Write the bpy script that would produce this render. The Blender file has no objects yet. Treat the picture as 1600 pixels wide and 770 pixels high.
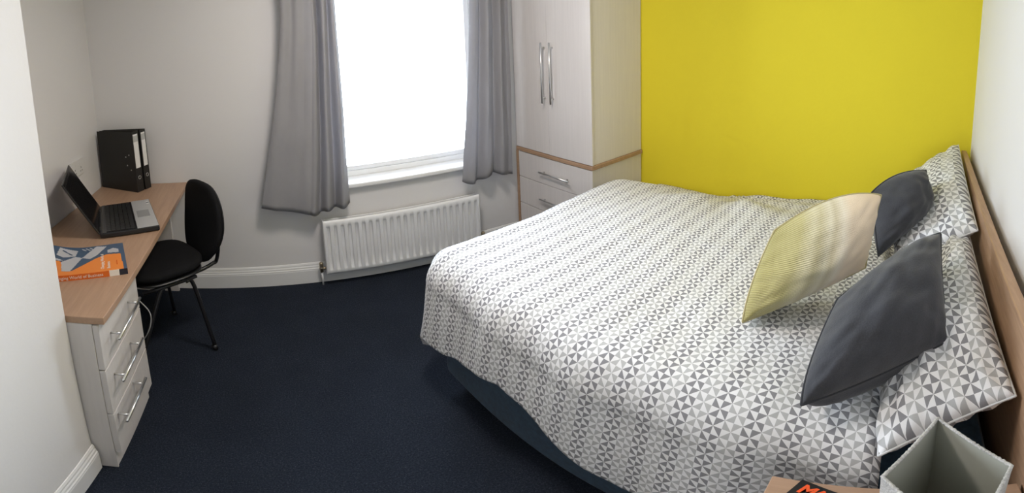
import bpy, bmesh, math, random
from mathutils import Vector, Matrix, noise
random.seed(4)
SC = bpy.context.scene
COL = SC.collection
V = Vector

# ------------------------------------------------------------------ camera, light, exposure
cd = bpy.data.cameras.new('camera')
cam = bpy.data.objects.new('camera', cd); COL.objects.link(cam)
SC.camera = cam
cd.type = 'PANO'
cd.panorama_type = 'EQUIRECTANGULAR'
FPX, FPY, V0 = 662.1566, 662.1566 * 1.1002621, 254.18916
cd.longitude_min = -800.0 / FPX; cd.longitude_max = 800.0 / FPX
cd.latitude_max = (385.0 - V0) / FPY; cd.latitude_min = (385.0 - V0 - 770.0) / FPY
cd.clip_start = 0.02
RGT = V((0.78232925, -0.62141496, -0.04247816)); UPV = V((0.10897306, 0.06940721, 0.99161863)); FWD = V((0.61325836, 0.78040124, -0.12201678))
CAM = V((-2.37429859, 0.47595814, 1.48043082))
M = Matrix(((RGT.x, UPV.x, -FWD.x), (RGT.y, UPV.y, -FWD.y), (RGT.z, UPV.z, -FWD.z))).to_4x4()
M.translation = CAM
cam.matrix_world = M

w = bpy.data.worlds.new('sky'); SC.world = w; w.use_nodes = True
bg = w.node_tree.nodes['Background']; bg.inputs[0].default_value = (0.76, 0.87, 1.0, 1); bg.inputs[1].default_value = 17.0

def area(name, loc, target, sx, sy, power, color, portal=False):
    l = bpy.data.lights.new(name, 'AREA'); l.shape = 'RECTANGLE'; l.size = sx; l.size_y = sy; l.energy = power; l.color = color
    if portal: l.cycles.is_portal = True
    o = bpy.data.objects.new(name, l); COL.objects.link(o); o.location = loc
    o.rotation_euler = (V(target) - V(loc)).to_track_quat('-Z', 'Y').to_euler()
    return o
# daylight portal in the window, and the room's ceiling light behind the photographer
area('window_portal', (-1.255, 3.06, 1.40), (-1.42, 2.0, 1.40), 1.15, 1.60, 1, (1, 1, 1), True)
area('ceiling_light', (-1.75, 1.85, 2.32), (-1.75, 1.85, 0), 0.35, 0.35, 20, (1.0, 0.91, 0.84))

vs = SC.view_settings
vs.view_transform = 'Standard'; vs.look = 'None'; vs.gamma = 1; vs.use_curve_mapping = False
vs.exposure = 0.13
SC.cycles.use_denoising = True
SC.cycles.max_bounces = 10; SC.cycles.diffuse_bounces = 6; SC.cycles.transparent_max_bounces = 12
SC.cycles.sample_clamp_indirect = 8

# ------------------------------------------------------------------ materials
def mat(name, color, rough=0.6, metal=0.0, spec=0.5, sheen=0.0):
    m = bpy.data.materials.new(name); m.use_nodes = True
    b = m.node_tree.nodes['Principled BSDF']
    b.inputs['Base Color'].default_value = (*color, 1); b.inputs['Roughness'].default_value = rough
    b.inputs['Metallic'].default_value = metal; b.inputs['Specular IOR Level'].default_value = spec
    if sheen: b.inputs['Sheen Weight'].default_value = sheen; b.inputs['Sheen Roughness'].default_value = 0.5
    m.diffuse_color = (*color, 1)
    return m
class NT:
    def __init__(s, m): s.m = m; s.t = m.node_tree; s.n = s.t.nodes; s.b = s.n['Principled BSDF']
    def add(s, t, **k):
        n = s.n.new(t)
        for a, v in k.items():
            if a.startswith('i_'):
                key = a[2:]; key = int(key) if key.isdigit() else key.replace('_', ' ')
                if isinstance(v, bpy.types.NodeSocket): s.t.links.new(v, n.inputs[key])
                else: n.inputs[key].default_value = v
            else: setattr(n, a, v)
        return n
    def math(s, op, a, b=None, c=None):
        n = s.n.new('ShaderNodeMath'); n.operation = op
        for i, v in enumerate((a, b, c)):
            if v is None: continue
            if isinstance(v, bpy.types.NodeSocket): s.t.links.new(v, n.inputs[i])
            else: n.inputs[i].default_value = v
        return n.outputs[0]
    def ramp(s, f, stops):
        n = s.n.new('ShaderNodeValToRGB'); s.t.links.new(f, n.inputs[0]); e = n.color_ramp.elements
        while len(e) < len(stops): e.new(0.5)
        for i, (p, c) in enumerate(stops): e[i].position = p; e[i].color = (*c, 1)
        return n.outputs[0]
    def mix(s, f, a, b):
        n = s.n.new('ShaderNodeMix'); n.data_type = 'RGBA'
        for i, v in ((0, f), (6, a), (7, b)):
            if isinstance(v, bpy.types.NodeSocket): s.t.links.new(v, n.inputs[i])
            else: n.inputs[i].default_value = v if i == 0 else (*v, 1)
        return n.outputs[2]
    def coord(s, which='Object', scale=(1, 1, 1), rot=(0, 0, 0)):
        c = s.n.new('ShaderNodeTexCoord'); m = s.n.new('ShaderNodeMapping'); m.inputs['Scale'].default_value = scale; m.inputs['Rotation'].default_value = rot
        s.t.links.new(c.outputs[which], m.inputs['Vector']); return m.outputs[0]
    def noise(s, vec, scale, detail=3, rough=0.5):
        n = s.n.new('ShaderNodeTexNoise'); s.t.links.new(vec, n.inputs['Vector']); n.inputs['Scale'].default_value = scale
        n.inputs['Detail'].default_value = detail; n.inputs['Roughness'].default_value = rough; return n.outputs[0]
    def bump(s, h, strength=0.2, dist=0.002):
        n = s.n.new('ShaderNodeBump'); n.inputs['Strength'].default_value = strength; n.inputs['Distance'].default_value = dist
        s.t.links.new(h, n.inputs['Height']); s.t.links.new(n.outputs[0], s.b.inputs['Normal'])
    def color(s, c): s.t.links.new(c, s.b.inputs['Base Color'])

def wall_mat(name, c, var=0.03):
    m = mat(name, c, 0.75, spec=0.25); t = NT(m); co = t.coord()
    n = t.noise(co, 1.7, 2)
    t.color(t.mix(n, tuple(x * (1 - var) for x in c), tuple(min(1, x * (1 + var)) for x in c)))
    t.bump(t.noise(co, 60, 4), 0.12, 0.003); return m
MW = wall_mat('wall_paint', (0.71, 0.695, 0.685))
MY = wall_mat('yellow_paint', (0.82, 0.685, 0.035))
MC = wall_mat('ceiling_paint', (0.80, 0.80, 0.79))
MG = mat('gloss_white', (0.78, 0.775, 0.76), 0.32)
MRAD = mat('radiator_enamel', (0.76, 0.76, 0.76), 0.35)
MUPVC = mat('window_frame_white', (0.85, 0.86, 0.87), 0.3)
def wood(name, c1, c2, scale=(3, 40, 40), rough=0.42, rot=(0, 0, 0)):
    m = mat(name, c1, rough); t = NT(m); co = t.coord('Object', scale, rot)
    n = t.noise(co, 1.4, 6, 0.6); n2 = t.noise(t.coord('Object', (scale[0] * 5, scale[1] * 3, scale[2] * 3), rot), 1.0, 3)
    t.color(t.ramp(t.math('ADD', t.math('MULTIPLY', n, 0.7), t.math('MULTIPLY', n2, 0.3)), [(0.33, c2), (0.62, c1)]))
    t.bump(n2, 0.05, 0.001); return m
MWOOD = wood('beech_desk_top', (0.43, 0.275, 0.18), (0.36, 0.225, 0.145), (40, 3, 40))
MWOOD2 = wood('beech_edge', (0.44, 0.28, 0.175), (0.34, 0.21, 0.13), (30, 3, 30))
MHEAD = wood('headboard_wood', (0.46, 0.29, 0.18), (0.35, 0.21, 0.125), (3, 40, 40))
def panel(name, c, axis=2):
    m = mat(name, c, 0.45); t = NT(m); sc = [70, 70, 70]; sc[axis] = 3
    n = t.noise(t.coord('Object', tuple(sc)), 1.0, 4, 0.6)
    t.color(t.ramp(n, [(0.3, tuple(x * 0.96 for x in c)), (0.7, tuple(min(1, x * 1.02) for x in c))])); return m
MCAB = panel('cashmere_laminate', (0.62, 0.585, 0.56))
MWARD = panel('wardrobe_laminate', (0.70, 0.66, 0.635))
MGAP = mat('dark_gap', (0.03, 0.028, 0.026), 0.8)
MCHR = mat('brushed_steel', (0.72, 0.72, 0.72), 0.28, 1.0)
MBRASS = mat('aged_brass', (0.50, 0.42, 0.30), 0.35, 0.9)
MBLK = mat('black_plastic', (0.012, 0.012, 0.013), 0.38)
MTUBE = mat('black_enamel_tube', (0.012, 0.012, 0.013), 0.3)
def fabric(name, c, scale=900, var=0.25, bump=0.3, rough=0.9, sheen=0.2, big=0.0):
    m = mat(name, c, rough, spec=0.2, sheen=sheen); t = NT(m); co = t.coord()
    n = t.noise(co, scale, 2); n3 = t.noise(co, 25, 3)
    k = t.math('ADD', t.math('MULTIPLY', n, 0.6), t.math('MULTIPLY', n3, 0.4))
    t.color(t.ramp(k, [(0.3, tuple(x * (1 - var) for x in c)), (0.7, tuple(min(1, x * (1 + var)) for x in c))]))
    t.bump(t.noise(co, scale * 0.5, 2), bump, 0.002); return m
MSEAT = fabric('black_seat_fabric', (0.008, 0.008, 0.009), 500, 0.3, sheen=0.0)
MCHAR = fabric('charcoal_wool', (0.050, 0.052, 0.060), 420, 0.22, 0.35, sheen=0.25)
MPIPE = fabric('charcoal_piping', (0.036, 0.038, 0.044), 420, 0.2, 0.3)
MCURT = fabric('grey_curtain', (0.36, 0.352, 0.362), 700, 0.06, 0.1, rough=0.7, sheen=0.1)
MBLUE = fabric('blue_damask', (0.018, 0.048, 0.085), 60, 0.35, 0.3, rough=0.6)
MMATT = fabric('mattress_ticking', (0.05, 0.095, 0.15), 60, 0.3, 0.3, rough=0.6)
MTAPE = mat('beige_tape', (0.35, 0.29, 0.22), 0.8)
MLIN = fabric('shade_weave', (0.45, 0.44, 0.42), 380, 0.45, 0.8)
MLINER = mat('shade_liner', (0.38, 0.385, 0.335), 0.75)
t = NT(MCURT); tl_ = t.n.new('ShaderNodeBsdfTranslucent'); tl_.inputs[0].default_value = (0.55, 0.55, 0.60, 1); mxc = t.n.new('ShaderNodeMixShader'); mxc.inputs[0].default_value = 0.22
oc = [n for n in t.n if n.type == 'OUTPUT_MATERIAL'][0]
t.t.links.new(t.b.outputs[0], mxc.inputs[1]); t.t.links.new(tl_.outputs[0], mxc.inputs[2]); t.t.links.new(mxc.outputs[0], oc.inputs[0])
# carpet
MCARP = mat('navy_carpet', (0.012, 0.016, 0.026), 0.95, spec=0.1); t = NT(MCARP); co = t.coord()
n1 = t.noise(co, 150, 4, 0.85); n2 = t.noise(co, 5, 3); sp = t.noise(co, 300, 1)
base = t.ramp(t.math('ADD', t.math('MULTIPLY', n1, 0.90), t.math('MULTIPLY', n2, 0.10)), [(0.32, (0.009, 0.0115, 0.0175)), (0.52, (0.021, 0.027, 0.040)), (0.70, (0.052, 0.064, 0.090))])
spk = t.math('GREATER_THAN', sp, 0.72)
add = t.n.new('ShaderNodeMix'); add.data_type = 'RGBA'; t.t.links.new(spk, add.inputs[0]); t.t.links.new(base, add.inputs[6]); add.inputs[7].default_value = (0.085, 0.10, 0.12, 1)
t.color(add.outputs[2]); t.bump(t.noise(co, 330, 3, 0.8), 0.9, 0.006)
# geometric print on the bedding: every cell cut by a diagonal, white and grey halves, dark and light column pairs
def bedding(name):
    m = mat(name, (0.8, 0.8, 0.8), 0.8, spec=0.2); t = NT(m)
    uv = t.n.new('ShaderNodeUVMap'); sep = t.add('ShaderNodeSeparateXYZ', i_0=uv.outputs[0])
    U, W = sep.outputs[0], sep.outputs[1]
    i = t.math('FLOOR', U); j = t.math('FLOOR', W); fu = t.math('FRACT', U); fv = t.math('FRACT', W)
    par = t.math('FLOORED_MODULO', t.math('ADD', i, j), 2)
    ieven = t.math('SUBTRACT', 1, t.math('FLOORED_MODULO', i, 2))
    # diagonal position: par=0 -> fu, par=1 -> 1-fu
    d = t.math('ADD', t.math('MULTIPLY', t.math('SUBTRACT', 1, par), fu), t.math('MULTIPLY', par, t.math('SUBTRACT', 1, fu)))
    above = t.math('GREATER_THAN', fv, d)
    grey = t.math('COMPARE', above, ieven, 0.1)
    band = t.math('FLOORED_MODULO', t.math('FLOOR', t.math('MULTIPLY', t.math('ADD', i, 1), 0.5)), 2)
    jit = t.add('ShaderNodeTexWhiteNoise', noise_dimensions='2D'); cmb = t.add('ShaderNodeCombineXYZ', i_0=t.math('FLOOR', t.math('MULTIPLY', U, 0.5)), i_1=t.math('FLOOR', t.math('MULTIPLY', W, 0.5)))
    t.t.links.new(cmb.outputs[0], jit.inputs['Vector'])
    weave = t.noise(t.coord('UV', (1, 1, 1)), 9, 3)
    g = t.mix(band, (0.23, 0.23, 0.245), (0.47, 0.475, 0.475))
    g = t.mix(t.math('MULTIPLY', jit.outputs[0], 0.25), g, (0.26, 0.26, 0.27))
    c = t.mix(grey, (0.80, 0.80, 0.81), g)
    c = t.mix(t.math('MULTIPLY', weave, 0.12), c, (0.55, 0.55, 0.56))
    t.color(c); t.bump(t.noise(t.coord(), 45, 3), 0.12, 0.006)
    return m
MBED = bedding('geometric_cotton')
# ombre cushion: cream to olive along UV.x with woven ribs
MOMB = mat('ombre_weave', (0.6, 0.55, 0.4), 0.55, sheen=0.3); t = NT(MOMB)
uv = t.n.new('ShaderNodeUVMap'); sep = t.add('ShaderNodeSeparateXYZ', i_0=uv.outputs[0]); U, W = sep.outputs[0], sep.outputs[1]
wig = t.math('ADD', U, t.math('MULTIPLY', t.math('SUBTRACT', t.noise(t.coord('UV', (1, 30, 1)), 3, 2), 0.5), 0.012))
base = t.ramp(wig, [(0.0, (0.86, 0.68, 0.49)), (0.38, (0.88, 0.73, 0.55)), (0.46, (0.86, 0.79, 0.64)), (0.53, (0.62, 0.55, 0.37)), (0.57, (0.76, 0.71, 0.54)), (0.65, (0.60, 0.54, 0.32)), (0.70, (0.68, 0.63, 0.42)), (0.80, (0.52, 0.47, 0.20)), (1.0, (0.43, 0.38, 0.11))])
rib = t.math('SINE', t.math('MULTIPLY', W, 330)); ribm = t.math('MULTIPLY', t.math('MULTIPLY_ADD', rib, 0.5, 0.5), t.math('SMOOTH_MAX', 0.0, t.math('MULTIPLY', t.math('SUBTRACT', U, 0.33), 3), 0.1))
t.color(t.mix(t.math('MULTIPLY', ribm, 0.22), base, (0.25, 0.2, 0.08))); t.bump(t.math('ADD', t.math('MULTIPLY', ribm, 0.8), t.noise(t.coord(), 500, 2)), 0.5, 0.003)
# glass
MGL = bpy.data.materials.new('window_glass'); MGL.use_nodes = True; nt = MGL.node_tree; nt.nodes.clear()
o_ = nt.nodes.new('ShaderNodeOutputMaterial'); tr = nt.nodes.new('ShaderNodeBsdfTransparent'); gl = nt.nodes.new('ShaderNodeBsdfGlossy'); gl.inputs['Roughness'].default_value = 0.02
mxs = nt.nodes.new('ShaderNodeMixShader'); fr = nt.nodes.new('ShaderNodeFresnel'); fr.inputs[0].default_value = 1.45
nt.links.new(fr.outputs[0], mxs.inputs[0]); nt.links.new(tr.outputs[0], mxs.inputs[1]); nt.links.new(gl.outputs[0], mxs.inputs[2]); nt.links.new(mxs.outputs[0], o_.inputs[0])

# ------------------------------------------------------------------ helpers
def finish(name, bm, m, parent=None, smooth=False, bevel=0.0, label=None):
    me = bpy.data.meshes.new(name); bmesh.ops.recalc_face_normals(bm, faces=bm.faces); bm.to_mesh(me); bm.free()
    ms = m if isinstance(m, (list, tuple)) else [m]
    for x in ms: me.materials.append(x)
    if smooth:
        for p in me.polygons: p.use_smooth = True
    o = bpy.data.objects.new(name, me); COL.objects.link(o)
    if parent: o.parent = parent
    if bevel:
        b = o.modifiers.new('bevel', 'BEVEL'); b.width = bevel; b.segments = 2; b.limit_method = 'ANGLE'; b.angle_limit = math.radians(40); b.harden_normals = False
    if label: o['label'] = label
    return o
def thing(name, label, cat, group=None):
    o = bpy.data.objects.new(name, None); COL.objects.link(o); o.empty_display_size = 0.1
    return tag(o, label, cat, group)
def tag(o, label, cat, group=None):
    o['label'] = label; o['category'] = cat
    if group: o['group'] = group
    return o
def struct(o): o['kind'] = 'structure'; return o
def prism(bm, poly, z0, z1):
    a = [bm.verts.new((x, y, z0)) for x, y in poly]; b = [bm.verts.new((x, y, z1)) for x, y in poly]
    bm.faces.new(list(reversed(a))); bm.faces.new(b); n = len(poly)
    for i in range(n): bm.faces.new((a[i], a[(i + 1) % n], b[(i + 1) % n], b[i]))
    return bm
def hexa(bm, P):   # 8 points: bottom four, top four
    v = [bm.verts.new(p) for p in P]
    for f in ((3, 2, 1, 0), (4, 5, 6, 7), (0, 1, 5, 4), (1, 2, 6, 5), (2, 3, 7, 6), (3, 0, 4, 7)): bm.faces.new([v[i] for i in f])
def obox(bm, o, ex, ey, ez):   # box from corner o with edge vectors
    o, ex, ey, ez = V(o), V(ex), V(ey), V(ez)
    hexa(bm, [o, o + ex, o + ex + ey, o + ey, o + ez, o + ex + ez, o + ex + ey + ez, o + ey + ez])
def mkprism(name, poly, z0, z1, m, parent=None, bevel=0.0015, label=None):
    return finish(name, prism(bmesh.new(), poly, z0, z1), m, parent, bevel=bevel, label=label)
def mkbox(name, o, ex, ey, ez, m, parent=None, bevel=0.0015, label=None):
    bm = bmesh.new(); obox(bm, o, ex, ey, ez); return finish(name, bm, m, parent, bevel=bevel, label=label)
def tube(bm, pts, r, n=10, closed=False, squash=None):
    pts = [V(p) for p in pts]; N = len(pts); rings = []; up = None
    for i in range(N):
        a = pts[i - 1] if (i > 0 or closed) else pts[i]; b = pts[(i + 1) % N] if (i < N - 1 or closed) else pts[i]
        t = (b - a).normalized()
        if up is None: up = t.orthogonal().normalized()
        up = (up - t * up.dot(t)).normalized(); sd = t.cross(up)
        rr = r[i] if isinstance(r, (list, tuple)) else r
        rings.append([bm.verts.new(pts[i] + rr * (math.cos(2 * math.pi * k / n) * up + math.sin(2 * math.pi * k / n) * sd)) for k in range(n)])
    for i in range(N if closed else N - 1):
        A, B = rings[i], rings[(i + 1) % N]
        for k in range(n): bm.faces.new((A[k], A[(k + 1) % n], B[(k + 1) % n], B[k]))
    if not closed: bm.faces.new(list(reversed(rings[0]))); bm.faces.new(rings[-1])
    return bm
def smoothpath(pts, k=6):
    pts = [V(p) for p in pts]; out = []
    for i in range(len(pts) - 1):
        p0 = pts[max(0, i - 1)]; p1 = pts[i]; p2 = pts[i + 1]; p3 = pts[min(len(pts) - 1, i + 2)]
        for j in range(k):
            t = j / k; out.append(0.5 * ((2 * p1) + (p2 - p0) * t + (2 * p0 - 5 * p1 + 4 * p2 - p3) * t * t + (3 * p1 - p0 - 3 * p2 + p3) * t ** 3))
    out.append(pts[-1]); return out
def lathe(bm, c, prof, n=20, axis=V((0, 0, 1))):
    c = V(c); q = V((0, 0, 1)).rotation_difference(axis); rings = []
    for r, h in prof: rings.append([bm.verts.new(c + q @ V((r * math.cos(2 * math.pi * k / n), r * math.sin(2 * math.pi * k / n), h))) for k in range(n)])
    for A, B in zip(rings, rings[1:]):
        for k in range(n): bm.faces.new((A[k], A[(k + 1) % n], B[(k + 1) % n], B[k]))
    if prof[0][0] > 1e-5: bm.faces.new(list(reversed(rings[0])))
    if prof[-1][0] > 1e-5: bm.faces.new(rings[-1])
    return bm
def flatpoly(bm, o, ex, ey, pts, h, th=0.0006):   # thin printed shape on a plane, pts in (x, y) along ex, ey
    o, ex, ey = V(o), V(ex), V(ey); nrm = ex.cross(ey).normalized()
    a = [bm.verts.new(o + ex * x + ey * y + nrm * h) for x, y in pts]; b = [bm.verts.new(o + ex * x + ey * y + nrm * (h + th)) for x, y in pts]
    bm.faces.new(list(reversed(a))); bm.faces.new(b); n = len(pts)
    for i in range(n): bm.faces.new((a[i], a[(i + 1) % n], b[(i + 1) % n], b[i]))
def text(name, s, o, ex, ey, size, m, parent, shear=0.0, bold=0.0, space=1.0):
    c = bpy.data.curves.new(name, 'FONT'); c.body = s; c.size = size; c.extrude = 0.0003; c.shear = shear; c.offset = bold; c.space_character = space
    c.materials.append(m); ob = bpy.data.objects.new(name, c); COL.objects.link(ob)
    ex = V(ex).normalized(); ey = V(ey).normalized(); n = ex.cross(ey).normalized(); ey = n.cross(ex)
    mm = Matrix((ex, ey, n)).transposed().to_4x4(); mm.translation = V(o) + n * 0.0008
    me = bpy.data.meshes.new_from_object(ob); bpy.data.objects.remove(ob); me.name = name
    if not me.materials: me.materials.append(m)
    ob = bpy.data.objects.new(name, me); COL.objects.link(ob)
    ob.matrix_world = mm; ob.parent = parent; return ob

# ------------------------------------------------------------------ room shell
NWc = V((-3.317, 3.294, 0)); NEc = V((-0.01, 2.779, 0)); TN = (NEc - NWc).normalized(); NN = V((TN.y, -TN.x, 0))
if NN.y > 0: NN = -NN      # points into the room
def wn(s, off, z): return NWc + TN * s + NN * off + V((0, 0, z))
LN = (NEc - NWc).length
SEc = V((0.005, 0, 0)); SWc = V((-3.06, 0.217, 0)); TS = (SWc - SEc).normalized(); NS = V((-TS.y, TS.x, 0))
if NS.y < 0: NS = -NS
def ws(s, off, z): return SEc + TS * s + NS * off + V((0, 0, z))
H = 2.42
struct(mkprism('floor', [(-3.75, -0.3), (0.4, -0.3), (0.4, 3.5), (-3.75, 3.6)], -0.12, 0.0, MCARP, bevel=0))
struct(mkprism('ceiling', [(-3.75, -0.3), (0.4, -0.3), (0.4, 3.5), (-3.75, 3.6)], H, H + 0.12, MC, bevel=0))
# window wall with an opening
WS0, WS1, WZ0, WZ1 = 1.50, 2.64, 0.60, 2.20
bm = bmesh.new()
def wbox(s0, s1, z0, z1, off0=-0.26, off1=0.0): obox(bm, wn(s0, off0, z0), TN * (s1 - s0), NN * (off1 - off0), V((0, 0, z1 - z0)))
wbox(-0.30, WS0, 0, H); wbox(WS1, LN + 0.3, 0, H); wbox(WS0, WS1, 0, WZ0); wbox(WS0, WS1, WZ1, H)
struct(finish('wall_window_side', bm, MW))
BR = [(-2.947, 1.663), (-3.045, 0.20)]
struct(mkprism('wall_alcove', [(-3.423, 1.60), (-3.317, 3.32), (-3.65, 3.40), (-3.65, 1.60)], 0, H, MW, bevel=0))
bm = bmesh.new()
hexa(bm, [(-3.057, 0.0, 0), (-2.947, 1.663, 0), (-3.65, 1.655, 0), (-3.65, 0.0, 0), (-3.085, 0.0, H), (-2.990, 1.663, H), (-3.65, 1.655, H), (-3.65, 0.0, H)])
struct(finish('wall_left', bm, MW))
struct(mkprism('wall_yellow', [(0.005, -0.2), (-0.008, 3.1), (0.3, 3.1), (0.3, -0.2)], 0, H, MY, bevel=0))
struct(mkprism('wall_headboard_side', [(SEc.x, SEc.y), (SWc.x - 0.1, SWc.y + 0.007), (-3.3, -0.25), (SEc.x, -0.25)], 0, H, MW, bevel=0))
# skirting boards: ogee profile swept along a wall
SK = [(0, 0), (0.018, 0), (0.018, 0.088), (0.0165, 0.093), (0.0165, 0.099), (0.013, 0.104), (0.012, 0.113), (0.0085, 0.120), (0.008, 0.128), (0.004, 0.137), (0, 0.138)]
def skirting(name, p0, p1, nrm):
    bm = bmesh.new(); p0, p1, nrm = V(p0), V(p1), V(nrm)
    A = [bm.verts.new(p0 + nrm * d + V((0, 0, z))) for d, z in SK]; B = [bm.verts.new(p1 + nrm * d + V((0, 0, z))) for d, z in SK]
    for i in range(len(SK)): j = (i + 1) % len(SK); bm.faces.new((A[i], A[j], B[j], B[i]))
    bm.faces.new(A); bm.faces.new(list(reversed(B))); return struct(finish(name, bm, MG))
skirting('baseboard_window_side', wn(0.0, 0.0005, 0), wn(LN - 0.50, 0.0005, 0), NN)
LD = (V((-2.947, 1.663, 0)) - V((-3.045, 0.20, 0))).normalized(); LNn = V((LD.y, -LD.x, 0))
skirting('baseboard_left', V((-2.947, 1.660, 0)) - LD * 1.42, V((-2.947, 1.660, 0)), LNn)

# window
win = struct(bpy.data.objects.new('window_1', None)); COL.objects.link(win)
def wpart(name, s0, s1, z0, z1, o0, o1, m, parent, bevel=0.003):
    return mkbox(name, wn(s0, o0, z0), TN * (s1 - s0), NN * (o1 - o0), V((0, 0, z1 - z0)), m, parent, bevel)
wpart('window_sill', WS0 - 0.06, WS1 + 0.06, 0.606, 0.634, -0.16, 0.034, MG, win, 0.008)
bm = bmesh.new()
for a in ((WS0, WS0 + 0.045, 0.634, WZ1), (WS1 - 0.045, WS1, 0.634, WZ1), (WS0 + 0.045, WS1 - 0.045, 0.634, 0.665), (WS0 + 0.045, WS1 - 0.045, WZ1 - 0.05, WZ1)):
    obox(bm, wn(a[0], -0.20, a[2]), TN * (a[1] - a[0]), NN * 0.07, V((0, 0, a[3] - a[2])))
finish('window_frame', bm, MUPVC, win, bevel=0.003)
bm = bmesh.new()
for a in ((WS0 + 0.047, WS0 + 0.085, 0.667, WZ1 - 0.052), (WS1 - 0.085, WS1 - 0.047, 0.667, WZ1 - 0.052), (WS0 + 0.085, WS1 - 0.085, 0.667, 0.695), (WS0 + 0.085, WS1 - 0.085, WZ1 - 0.09, WZ1 - 0.052)):
    obox(bm, wn(a[0], -0.19, a[2]), TN * (a[1] - a[0]), NN * 0.05, V((0, 0, a[3] - a[2])))
sash = finish('window_sash', bm, MUPVC, win, bevel=0.003)
wpart('window_pane', WS0 + 0.08, WS1 - 0.08, 0.69, WZ1 - 0.085, -0.170, -0.166, MGL, sash, 0)

# ------------------------------------------------------------------ radiator
R0, R1, RZ0, RZ1 = 1.447, 2.505, 0.09, 0.446
rad = thing('radiator', 'long low white panel radiator with pressed ribs under the window', 'radiator')
def ribdepth(s, z):
    e = min(s - R0, R1 - s); d = 0.0
    if e < 0.006: return -0.010 * (1 - e / 0.006)
    ph = ((s - R0 - 0.022) / 0.0450)
    if 0 <= ph <= 22.6:
        f = ph - math.floor(ph); zz = min(z - (RZ0 + 0.030), (RZ1 - 0.035) - z)
        if zz > 0:
            g = max(0.0, min(1.0, zz / 0.012)); c = 1 if f < 0.5 else 0
            sm = min(1, max(0, f / 0.12)) * min(1, max(0, (0.56 - f) / 0.12))
            d = -0.0080 * g * sm
    if RZ1 - z < 0.008: d -= 0.010 * (1 - (RZ1 - z) / 0.008)
    if z - RZ0 < 0.008: d -= 0.008 * (1 - (z - RZ0) / 0.008)
    return d
bm = bmesh.new(); ss = [R0 + (R1 - R0) * i / 1100 for i in range(1101)]
zs = [RZ0, RZ0 + .004, RZ0 + .008, RZ0 + .028, RZ0 + .034, RZ0 + .042, RZ0 + .1, RZ0 + .2, RZ1 - .12, RZ1 - .047, RZ1 - .041, RZ1 - .033, RZ1 - .01, RZ1 - .004, RZ1]
g = [[bm.verts.new(wn(s, 0.100 + ribdepth(s, z), z)) for z in zs] for s in ss]
for i in range(1100):
    for j in range(len(zs) - 1): bm.faces.new((g[i][j], g[i + 1][j], g[i + 1][j + 1], g[i][j + 1]))
o = finish('front_panel', bm, MRAD, rad, smooth=True); sm = o.modifiers.new('s', 'SOLIDIFY'); sm.thickness = 0.008; sm.offset = -1
mkbox('back_panel', wn(R0 + 0.01, 0.035, RZ0 + 0.01), TN * (R1 - R0 - 0.02), NN * 0.012, V((0, 0, RZ1 - RZ0 - 0.02)), MRAD, rad)
bm = bmesh.new()
for k in range(60): s = R0 + 0.02 + (R1 - R0 - 0.04) * k / 59; obox(bm, wn(s, 0.047, RZ0 + 0.03), TN * 0.002, NN * 0.038, V((0, 0, RZ1 - RZ0 - 0.06)))
o = finish('convector_fins', bm, MRAD, rad); o['kind'] = 'stuff'
for s, nm in ((R0 + 0.002, 'end_panel'), (R1 - 0.006, 'end_panel')): mkbox(nm, wn(s, 0.034, RZ0 + 0.012), TN * 0.004, NN * 0.054, V((0, 0, RZ1 - RZ0 - 0.02)), MRAD, rad)
for s in (R0 + 0.15, R1 - 0.15): mkbox('wall_bracket', wn(s, 0.0005, 0.15), TN * 0.03, NN * 0.036, V((0, 0, 0.25)), MRAD, rad)
for s in (R0 - 0.028, R1 + 0.028):
    bm = bmesh.new(); sg = 1 if s < 2 else -1
    lathe(bm, wn(s, 0.06, 0.105), [(0.008, -0.012), (0.011, -0.01), (0.011, 0.012), (0.014, 0.014), (0.014, 0.022), (0.010, 0.026), (0.013, 0.03), (0.013, 0.052), (0.010, 0.056)], 14)
    tube(bm, [wn(s, 0.06, 0.118), wn(s + sg * 0.036, 0.06, 0.118)], 0.009, 10)
    vv = finish('valve', bm, MBRASS, rad, smooth=True, label='small brass radiator valve')
    finish('pipe', tube(bmesh.new(), [wn(s, 0.06, 0.0), wn(s, 0.06, 0.095)], 0.0065, 10), MG, rad, smooth=True)

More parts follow.
